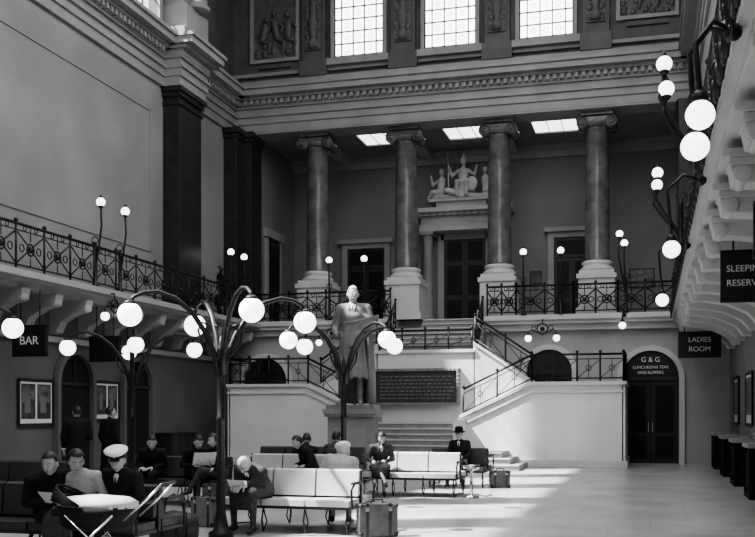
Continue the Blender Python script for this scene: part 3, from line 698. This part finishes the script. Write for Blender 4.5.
def person(name,loc,yaw,J,top=CD,legs=CD,shoe=SHOE,skin=SKIN,hair=HAIRD,style='short',hat=None,woman=False,coat=False,skirt=False,shirt=True,scale=1.0,extra=None,voxel=.02,tie=True,sitting=True,puff=0.0,hskin=None):
    b=[]; sm=M(); w=.93 if woman else 1.0; hskin=hskin or skin
    for i in (0,1):
        b.append(('legs',J['hip'][i],J['kne'][i],.088+puff,.062+puff)); b.append((('skinleg' if skirt else 'legs'),J['kne'][i],J['ank'][i],.058 if not skirt else .05,.042 if not skirt else .032))
        b.append(('shoe',J['ank'][i]-V((0,.03,.02)),J['toe'][i],.045,.034))
        b.append(('top',J['sho'][i],J['elb'][i],.062*w+puff,.048*w+puff)); b.append(('top',J['elb'][i],J['wri'][i],.048*w+puff,.034*w))
    b.append(('skin',J['nec'],J['hea']-V((0,.01,.04)),.052*w,.05*w))
    for q in b: sm.bone(q[1],q[2],q[3],q[4],SKIN)
    sp=[(J['pel']-V((0,0,.07)),.15,.11),(J['pel'],.172,.128),(J['wai'],.15*w,.115),(J['che'],.178*w,.128),(J['upp'],.165*w,.1),(J['nec'],.075,.065)]
    rings=[]
    xa=(J['sho'][1]-J['sho'][0]).normalized()
    for i,(c,a,d) in enumerate(sp):
        t=(sp[min(i+1,5)][0]-sp[max(i-1,0)][0]).normalized(); ux=V((1,0,0)) if i<2 else xa; f=t.cross(ux).normalized()
        rings.append((c,ux*(a+puff),f*(d+puff)))
    sm.loft(rings,SKIN)
    b.append(('top' if (coat or skirt) else 'legs',J['pel']-V((0,0,.05)),J['pel']+V((0,0,.03)),.14,.14)); b.append(('top',J['wai'],J['che'],.13,.14)); b.append(('top',J['che'],J['upp'],.15,.12)); b.append(('top',J['upp'],J['nec'],.12,.06))
    b.append(('top',J['sho'][0],J['sho'][1],.075,.075)); sm.bone(J['sho'][0],J['sho'][1],.068*w+puff,.068*w+puff,SKIN)
    if not sitting and (coat or skirt):
        zb=.42 if coat else .5
        sm.loft([((0,0,1.12),(.155,0,0),(0,.12,0)),((0,0,.9),(.195,0,0),(0,.15,0)),((0,.01,.65),(.22,0,0),(0,.17,0)),((0,.02,zb),(.24,0,0),(0,.19,0))],SKIN); b.append(('top',V((0,0,1.1)),V((0,.02,zb)),.15,.24))
    if sitting and (coat or skirt):
        mk=(J['kne'][0]+J['kne'][1])/2
        sm.loft([((0,-.02,.56),(.18,0,0),(0,0,.10)),((0,.2,.56),(.2,0,0),(0,0,.095)),(mk,(.19,0,0),(0,0,.085)),(mk+V((0,.05,-.06)),(.185,0,0),(0,.03,.06)),(mk+V((0,.05,-.22)),(.18,0,0),(0,.06,.0))],SKIN)
        b.append(('top' if coat else 'legs',V((0,.1,.56)),mk+V((0,0,0)),.12,.12)); b.append(('top' if coat else 'legs',mk+V((-.06,.04,0)),mk+V((-.06,.04,-.24)),.09,.09)); b.append(('top' if coat else 'legs',mk+V((.06,.04,0)),mk+V((.06,.04,-.24)),.09,.09))
    vs,fs=remesh(sm,voxel,2)
    P=np.array(vs); C=np.array([P[f].mean(axis=0) for f in fs])
    best=None;lab=np.zeros(len(fs),int)
    for k,(l,a,d,ra,rb) in enumerate(b):
        a=np.array(a);d=np.array(d);ab=d-a;t=np.clip(((C-a)@ab)/max(ab@ab,1e-9),0,1)
        dist=np.linalg.norm(C-(a+t[:,None]*ab),axis=1)-(ra+(rb-ra)*t)
        if best is None: best=dist.copy();lab[:]=k
        else:
            q=dist<best; best[q]=dist[q]; lab[q]=k
    mp=dict(top=top,legs=legs,shoe=shoe,skin=hskin,skinleg=STOCK if skin is SKIN else skin)
    out=M(); out.v=[tuple(v) for v in vs]
    for f,k in zip(fs,lab): out.f.append(f); out.m.append(out.mi(mp[b[k][0]])); out.s.append(True)
    for i,s2 in ((0,-1),(1,1)):
        hand(out,J['wri'][i],J['hd'][i],J['hn'][i],-s2,skin)
        e=(J['wri'][i]-J['elb'][i]).normalized(); out.tube([J['wri'][i]-e*.03,J['wri'][i]+e*.004],.038+puff*.5,SHIRT if (shirt and skin is SKIN) else top,10)
    R=Rz(J['yaw'])@Matrix.Rotation(J['tilt'],3,'X'); head(out,J['hea'],R,hskin,hair,style,hat,woman)
    t=(J['upp']-J['che']).normalized(); f=t.cross(xa).normalized()
    if shirt:
        c=J['che']*.35+J['upp']*.65+f*.085; RR=Matrix((xa,f,t)).transposed()
        out.sphere(c,(.045,.035,.1),SHIRT if skin is SKIN else hskin,12,8,R=RR)
        if tie: out.sphere(c+f*.02-t*.01,(.014,.022,.085),CD if skin is SKIN else skin,8,6,R=RR)
        for s2 in (-1,1): out.tube([J['nec']+xa*(s2*.05)+t*.015+f*.03,c+f*.03+xa*(s2*.045)+t*.03,c+f*.028-t*.1],[.016,.02,.006],top,6)
    if extra: extra(out)
    T=Matrix.Translation(V(loc))@Matrix.Rotation(yaw,4,'Z')@Matrix.Scale(scale,4)
    out.xf(T); return out.obj(name,origin=loc)
PI=math.pi
def paper(o,c=(0,.42,.92),w=.2,h=.28,lay=.1):
    cx,cy,cz=c
    for e in (0,.006):
        o.add([(cx-w,cy+.03+e,cz),(cx,cy-.02+e,cz-.01),(cx+w,cy+.03+e,cz),(cx+w,cy+.03+lay+e,cz+h),(cx,cy-.02+lay+e,cz+h-.01),(cx-w,cy+.03+lay+e,cz+h)],[(0,1,4,5),(1,2,3,4)],PAPER)
# ---------------------------------------------------------------- benches
def bench(name,x,y,yaw,n,seat=SEATL,double=True,w=.62):
    o=M(); L=n*w
    for s2 in ((1,-1) if double else (1,)):
        for k in range(n):
            a=-L/2+k*w+.012; b2=a+w-.024
            ys=sorted((s2*-.08,s2*-.56)); o.box(a,b2,ys[0],ys[1],.37,.455,seat)
            o.prism([(s2*-.05,.5),(s2*-.13,.48),(s2*-.09,.82),(s2*-.02,.84)],'x',a,b2,seat)
        o.box(-L/2,L/2,*sorted((s2*-.06,s2*-.54)),.33,.37,WOOD)
        for a in [-L/2+.05+k*(L-.1)/n for k in range(n+1)]:
            o.tube([(a,s2*-.5,.33),(a,s2*-.56,.18),(a,s2*-.5,.02)],.014,IRON,6); o.tube([(a,s2*-.5,.33),(a,s2*-.38,.14),(a,s2*-.5,.02)],.011,IRON,6)
        for a in (-L/2-.02,L/2+.02): o.tube([(a,s2*-.53,.35),(a,s2*-.55,.6),(a,s2*-.4,.67),(a,s2*-.08,.66)],.017,IRON,6); o.box(a-.025,a+.025,*sorted((s2*-.1,s2*-.5)),.66,.69,WOOD)
        for a in (-L/2+.05,L/2-.05): o.tube([(a,s2*-.5,.02),(a,0,.06)],.012,IRON,6)
    o.box(-L/2,L/2,-.03,.03,.34,.82,WOOD)
    o.xf(Matrix.Translation((x,y,0))@Matrix.Rotation(yaw,4,'Z')); return o.obj(name,bevel=.012)
bench('waiting_bench',-4.70,13.0,0,3)
bench('waiting_bench.001',-4.45,19.0,0,3)
bench('waiting_bench.002',-6.3,17.6,0,3,SEATL)
bench('waiting_bench.003',-8.0,16.2,0,3,SEATD)
bench('waiting_bench.004',-6.3,9.7,0,4,SEATD)
bench('waiting_bench.005',-4.0,21.5,0,2,SEATD)
bench('waiting_bench.006',-9.6,14.0,0,3,SEATD)
bench('waiting_bench.007',-7.4,21.5,0,4,SEATD)

F=lambda x,y:(x,y-.30,0)
B=lambda x,y:(x,y+.30,0)
J=sit(.75,arms='knees',knees=.05,side=-.08); J['tilt']=-1.0
person('seated_man',F(-5.10,13.0),PI-.2,J,top=CT,legs=CM,hair=HAIRG,style='bald',coat=True,extra=lambda o:paper(o,(0,.52,.63),.13,.10,.08),puff=.018)
J=sit(.32,side=.12); J['tilt']=-.35; J['yaw']=.5; J['hea']=J['hea']-V((0,.03,.03)); person('seated_woman',B(-4.22,12.96),.15,J,top=CL,legs=CL,hair=HAIRG,hat='beret',woman=True,coat=True,shirt=False,puff=.025)
J=crossleg(sit(.22,turn=.25),1); J['tilt']=-.45
person('seated_woman.001',F(-5.05,19.0),PI+.15,J,top=CM,legs=CD,woman=True,shirt=True,tie=False,skirt=True)
J=sit(.02,knees=.03,asym=.06); J['yaw']=.25; J['tilt']=-.1
person('seated_man.001',F(-3.95,21.5),PI-.1,J,top=CD,legs=CD,hat='trilby')
J=sit(.3,arms='read'); J['tilt']=-.5
person('seated_man.002',F(-7.65,16.2),PI+.8,J,top=CD,legs=CD,shirt=False,extra=lambda o:paper(o,(0,.45,.72),.2,.22))
J=crossleg(sit(.12,turn=-.3),-1); J['tilt']=-.2
person('seated_woman.002',F(-7.15,16.2),PI-.3,J,top=CD,legs=CM,woman=True,tie=False,shirt=False)
J=sit(.35,turn=.3); J['tilt']=-.4
person('seated_man.003',F(-8.45,16.2),PI+.2,J,top=CD,legs=CD,shirt=False)
J=sit(.3,side=.15); J['tilt']=-.3
person('seated_man.004',B(-6.35,17.6),.4,J,top=CD,legs=CD,shirt=False)
J=sit(.4,turn=-.4); J['tilt']=-.4
person('seated_man.005',F(-5.95,17.6),PI-.5,J,top=CD,legs=CD,hair=HAIRD,shirt=False)
J=sit(.1); person('seated_man.006',B(-5.75,17.6),-.3,J,top=CM,legs=CD,shirt=False)
# foreground left group
J=sit(.22,arms='lap',turn=.25,side=-.06); J['tilt']=-.4; J['yaw']=.6
person('seated_officer',F(-5.33,9.75),PI-.35,J,top=CD,legs=CD,hat='peaked',puff=.012,hair=HAIRD)
J=sit(.28,turn=.3,side=.06); J['tilt']=-.35; J['yaw']=.9
person('seated_woman.003',F(-5.74,9.7),PI-.15,J,top=CL,legs=CM,hair=HAIRD,woman=True,skirt=True,tie=False,shirt=False,extra=lambda o:paper(o,(-.02,.36,.66),.22,.14,.14))
J=sit(.36,turn=-.3,side=.08); J['tilt']=-.3; J['yaw']=-.9
person('seated_man.007',F(-6.12,9.6),PI+1.0,J,top=CD,legs=CD,puff=.018,shirt=False,coat=True)
J=stand(); J['yaw']=.5; J['wri'][1]=V((.12,.25,1.12)); J['hd'][1]=V((-.5,.5,.3)); person('standing_man',(-10.75,17.2,0),.5,J,top=CD,legs=CD,coat=True,sitting=False,hair=HAIRD,puff=.015)
J=stand(); J['yaw']=-.3; J['ank'][0]=V((-.12,.12,.09)); J['toe'][0]=V((-.16,.27,.045)); person('standing_man.001',(-10.5,18.0,0),-.4,J,top=CD,legs=CD,coat=True,sitting=False,puff=.015)
J=stand(); person('standing_woman',(-13.8,30.7,4.75),1.9,J,top=CD,legs=CD,coat=True,sitting=False,woman=True)
# statue
J=stand()
J['wri'][0]=V((-.16,.34,1.18)); J['elb'][0]=V((-.29,.06,1.12)); J['hd'][0]=V((.5,.8,.1)); J['hn'][0]=V((0,0,-1))
J['wri'][1]=V((.2,.2,1.0)); J['elb'][1]=V((.28,-.04,1.13)); J['hd'][1]=V((-.5,.8,.1)); J['kne'][1]=V((.13,.1,.48)); J['ank'][1]=V((.14,.06,.09)); J['toe'][1]=V((.19,.2,.045)); J['yaw']=.35
def st_ex(o):
    for k in range(9):
        a=math.radians(-30+k*30); o.bone((.17*math.cos(a),.13*math.sin(a)-.02,1.05),(.235*math.cos(a),.19*math.sin(a)-.0,.42),.02,.032,STATM,8)
    o.tube([(-.42,.34,1.26),(.04,.46,1.15)],.03,STATM,10)
    o.add([(-.40,.38,1.27),(.02,.48,1.16),(.04,.46,1.04),(-.38,.36,1.12)],[(0,1,2,3)],STATM)
    o.loft([((-.18,-.05,1.4),(.08,0,0),(0,.12,0)),((-.23,-.06,1.0),(.05,0,0),(0,.14,0)),((-.25,-.06,.5),(.06,0,0),(0,.16,0)),((-.25,-.06,.06),(.07,0,0),(0,.17,0))],STATM,14)
    o.loft([((0,-.14,1.3),(.14,0,0),(0,.05,0)),((0,-.17,.8),(.21,0,0),(0,.05,0)),((-.02,-.18,.05),(.24,0,0),(0,.07,0))],STATM,14)
    o.box(-.34,.34,-.3,.3,-.03,.03,STATM)
    o.box(-.32,.32,-.28,.28,-.96,-.03,PEDM); o.box(-.38,.38,-.34,.34,-.1,-.03,PEDM); o.box(-.36,.36,-.32,.32,-.14,-.1,PEDM); o.box(-.40,.40,-.36,.36,-.969,-.82,PEDM); o.box(-.37,.37,-.33,.33,-.82,-.77,PEDM)
    o.box(-.22,.22,.28,.285,-.62,-.3,ENT)
person('statue_on_pedestal',(-7.45,24.9,1.755),PI+.12,J,top=STATM,legs=STATM,shoe=STATM,skin=STATM,hair=STATH,coat=True,sitting=False,scale=1.81,extra=st_ex,puff=.015,hskin=STATH)

# ---------------------------------------------------------------- luggage etc.
def suitcase(name,x,y,yaw,w=.6,d=.2,h=.4,m_=LEATH):
    o=M(); o.box(-w/2,w/2,-d/2,d/2,.0,h,m_)
    o.box(-w/2-.004,w/2+.004,-.012,.012,-.0,h+.004,SHOE)
    for sx in (-1,1):
        o.box(sx*w*.3-.02,sx*w*.3+.02,-d/2-.006,d/2+.006,0,h+.006,SHOE); o.box(sx*w*.3-.025,sx*w*.3+.025,-d/2-.012,-d/2,h-.09,h-.04,METAL)
        for z in (0.03,h-.03):
            for sy in (-1,1): o.sphere((sx*(w/2-.02),sy*(d/2-.02),z),.036,SHOE,8,6)
    o.tube([(-.08,0,h),(-.07,0,h+.05),(.07,0,h+.05),(.08,0,h)],.012,SHOE,6)
    o.xf(Matrix.Translation((x,y,0.01))@Matrix.Rotation(yaw,4,'Z')); o.obj(name,bevel=.02)
suitcase('suitcase',-3.42,12.5,.5,.5,.22,.42,LEATH); suitcase('suitcase.001',-3.1,21.3,.3,.4,.2,.36,LEATH)
suitcase('suitcase.002',-6.05,13.0,-.4,.45,.2,.4,LEATH2); suitcase('suitcase.003',-6.85,15.3,.2,.6,.22,.42,LEATH)
o=M(); o.loft([((-.3,0,.2),(0,.02,0),(0,0,.02)),((-.28,0,.2),(0,.15,0),(0,0,.17)),((0,0,.22),(0,.18,0),(0,0,.21)),((.28,0,.2),(0,.15,0),(0,0,.17)),((.3,0,.2),(0,.02,0),(0,0,.02))],SEATD)
for s2 in (-1,1): o.tube([(-.12,s2*.08,.38),(-.1,s2*.05,.56),(0,s2*.04,.62),(.1,s2*.05,.56),(.12,s2*.08,.38)],.013,SHOE,6); o.ring((s2*.15,0,.21),.19,'x',.012,SHOE,16,5)
o.xf(Matrix.Translation((-5.55,11.0,0.0))@Matrix.Rotation(.5,4,'Z')); o.obj('holdall_bag')
# pushchair with blanket, hood folded back
o=M()
o.loft([((0,0,.46),(.26,0,0),(0,.15,0)),((0,0,.5),(.32,0,0),(0,.18,0)),((0,0,.62),(.35,0,0),(0,.2,0)),((0,0,.66),(.36,0,0),(0,.205,0))],CD,20)
o.loft([((.02,0,.65),(.34,0,0),(0,.2,0)),((.02,0,.70),(.34,0,0),(0,.2,0)),((0,0,.74),(.28,0,0),(0,.16,0)),((0,0,.76),(.05,0,0),(0,.03,0))],CL,18)
for k in range(5):
    a=math.radians(8+k*6); pts=[]
    for j in range(9):
        t=math.pi*j/8; pts.append((-.08-.32*math.cos(a)*math.sin(t),.21*math.cos(t),.68+.3*math.sin(a)*math.sin(t)))
    o.tube(pts,.012,CD,5)
for sx in (-.26,.26):
    for sy in (-.2,.2):
        o.ring((sx,sy,.17),.16,'y',.011,METAL,20,6)
        for k in range(8): a=k*PI/4; o.tube([(sx,sy,.17),(sx+.155*math.cos(a),sy,.17+.155*math.sin(a))],.003,METAL,4)
        o.sphere((sx,sy,.17),.022,METAL,8,6); o.tube([(sx,sy,.17),(-sx*.8,sy*.95,.6)],.009,METAL,6)
    o.tube([(sx,-.2,.17),(sx,.2,.17)],.008,METAL,6)
for sy in (-.18,.18): o.tube([(.3,sy,.56),(.5,sy,.74),(.62,sy,.86)],.01,METAL,6)
o.tube([(.62,-.18,.86),(.62,.18,.86)],.014,WOOD,6)
o.xf(Matrix.Translation((-5.0,8.35,0))@Matrix.Rotation(.15,4,'Z')@Matrix.Scale(1.1,4)); o.obj('pushchair')
o=M(); o.lathe([(.15,0),(.15,.03),(.03,.06),(.025,.5),(.05,.52),(.15,.56),(.16,.62),(.14,.62),(.12,.57)],(-3.25,18.6,0),METAL,18); o.obj('ash_stand')

# ---------------------------------------------------------------- light
w=bpy.data.worlds.new('sky'); bpy.context.scene.world=w; w.use_nodes=True
w.node_tree.nodes['Background'].inputs[0].default_value=(1,1,1,1); w.node_tree.nodes['Background'].inputs[1].default_value=2.0
def area(name,loc,rot,sx,sy,p):
    l=bpy.data.lights.new(name,'AREA'); l.shape='RECTANGLE'; l.size=sx; l.size_y=sy; l.energy=p
    o=bpy.data.objects.new(name,l); bpy.context.collection.objects.link(o); o.location=loc; o.rotation_euler=rot; return o
area('overhead_fill',(-4,14,18.4),(0,0,0),8,26,2300)  # unseen fill added below the solid ceiling
area('end_fill',(-6,-5.5,13),(math.radians(68),0,0),10,6,700)  # fill added behind the camera to brighten surfaces facing it
area('right_high_fill',(XRU-.5,14,15.9),(0,math.radians(50),0),3.2,22,1300)  # fill added high on the right to brighten the left wall
sn=bpy.data.lights.new('sun','SUN'); sn.energy=27; sn.angle=.02
so=bpy.data.objects.new('sun',sn); bpy.context.collection.objects.link(so)
so.rotation_mode='QUATERNION'; so.rotation_quaternion=V((.70,.30,-1)).to_track_quat('-Z','Y'); so.location=(-30,0,30)
try: bpy.context.scene.view_settings.look='AgX - Medium High Contrast'
except Exception as e: print(e)
# ---------------------------------------------------------------- camera
c=bpy.data.cameras.new('camera'); co=bpy.data.objects.new('camera',c); bpy.context.collection.objects.link(co)
c.sensor_width=36; c.lens=1000/755*36; c.shift_y=144.5/755; c.clip_end=200
co.location=(0,0,1.6); co.rotation_euler=(math.pi/2,0,math.radians(15.27))
bpy.context.scene.camera=co
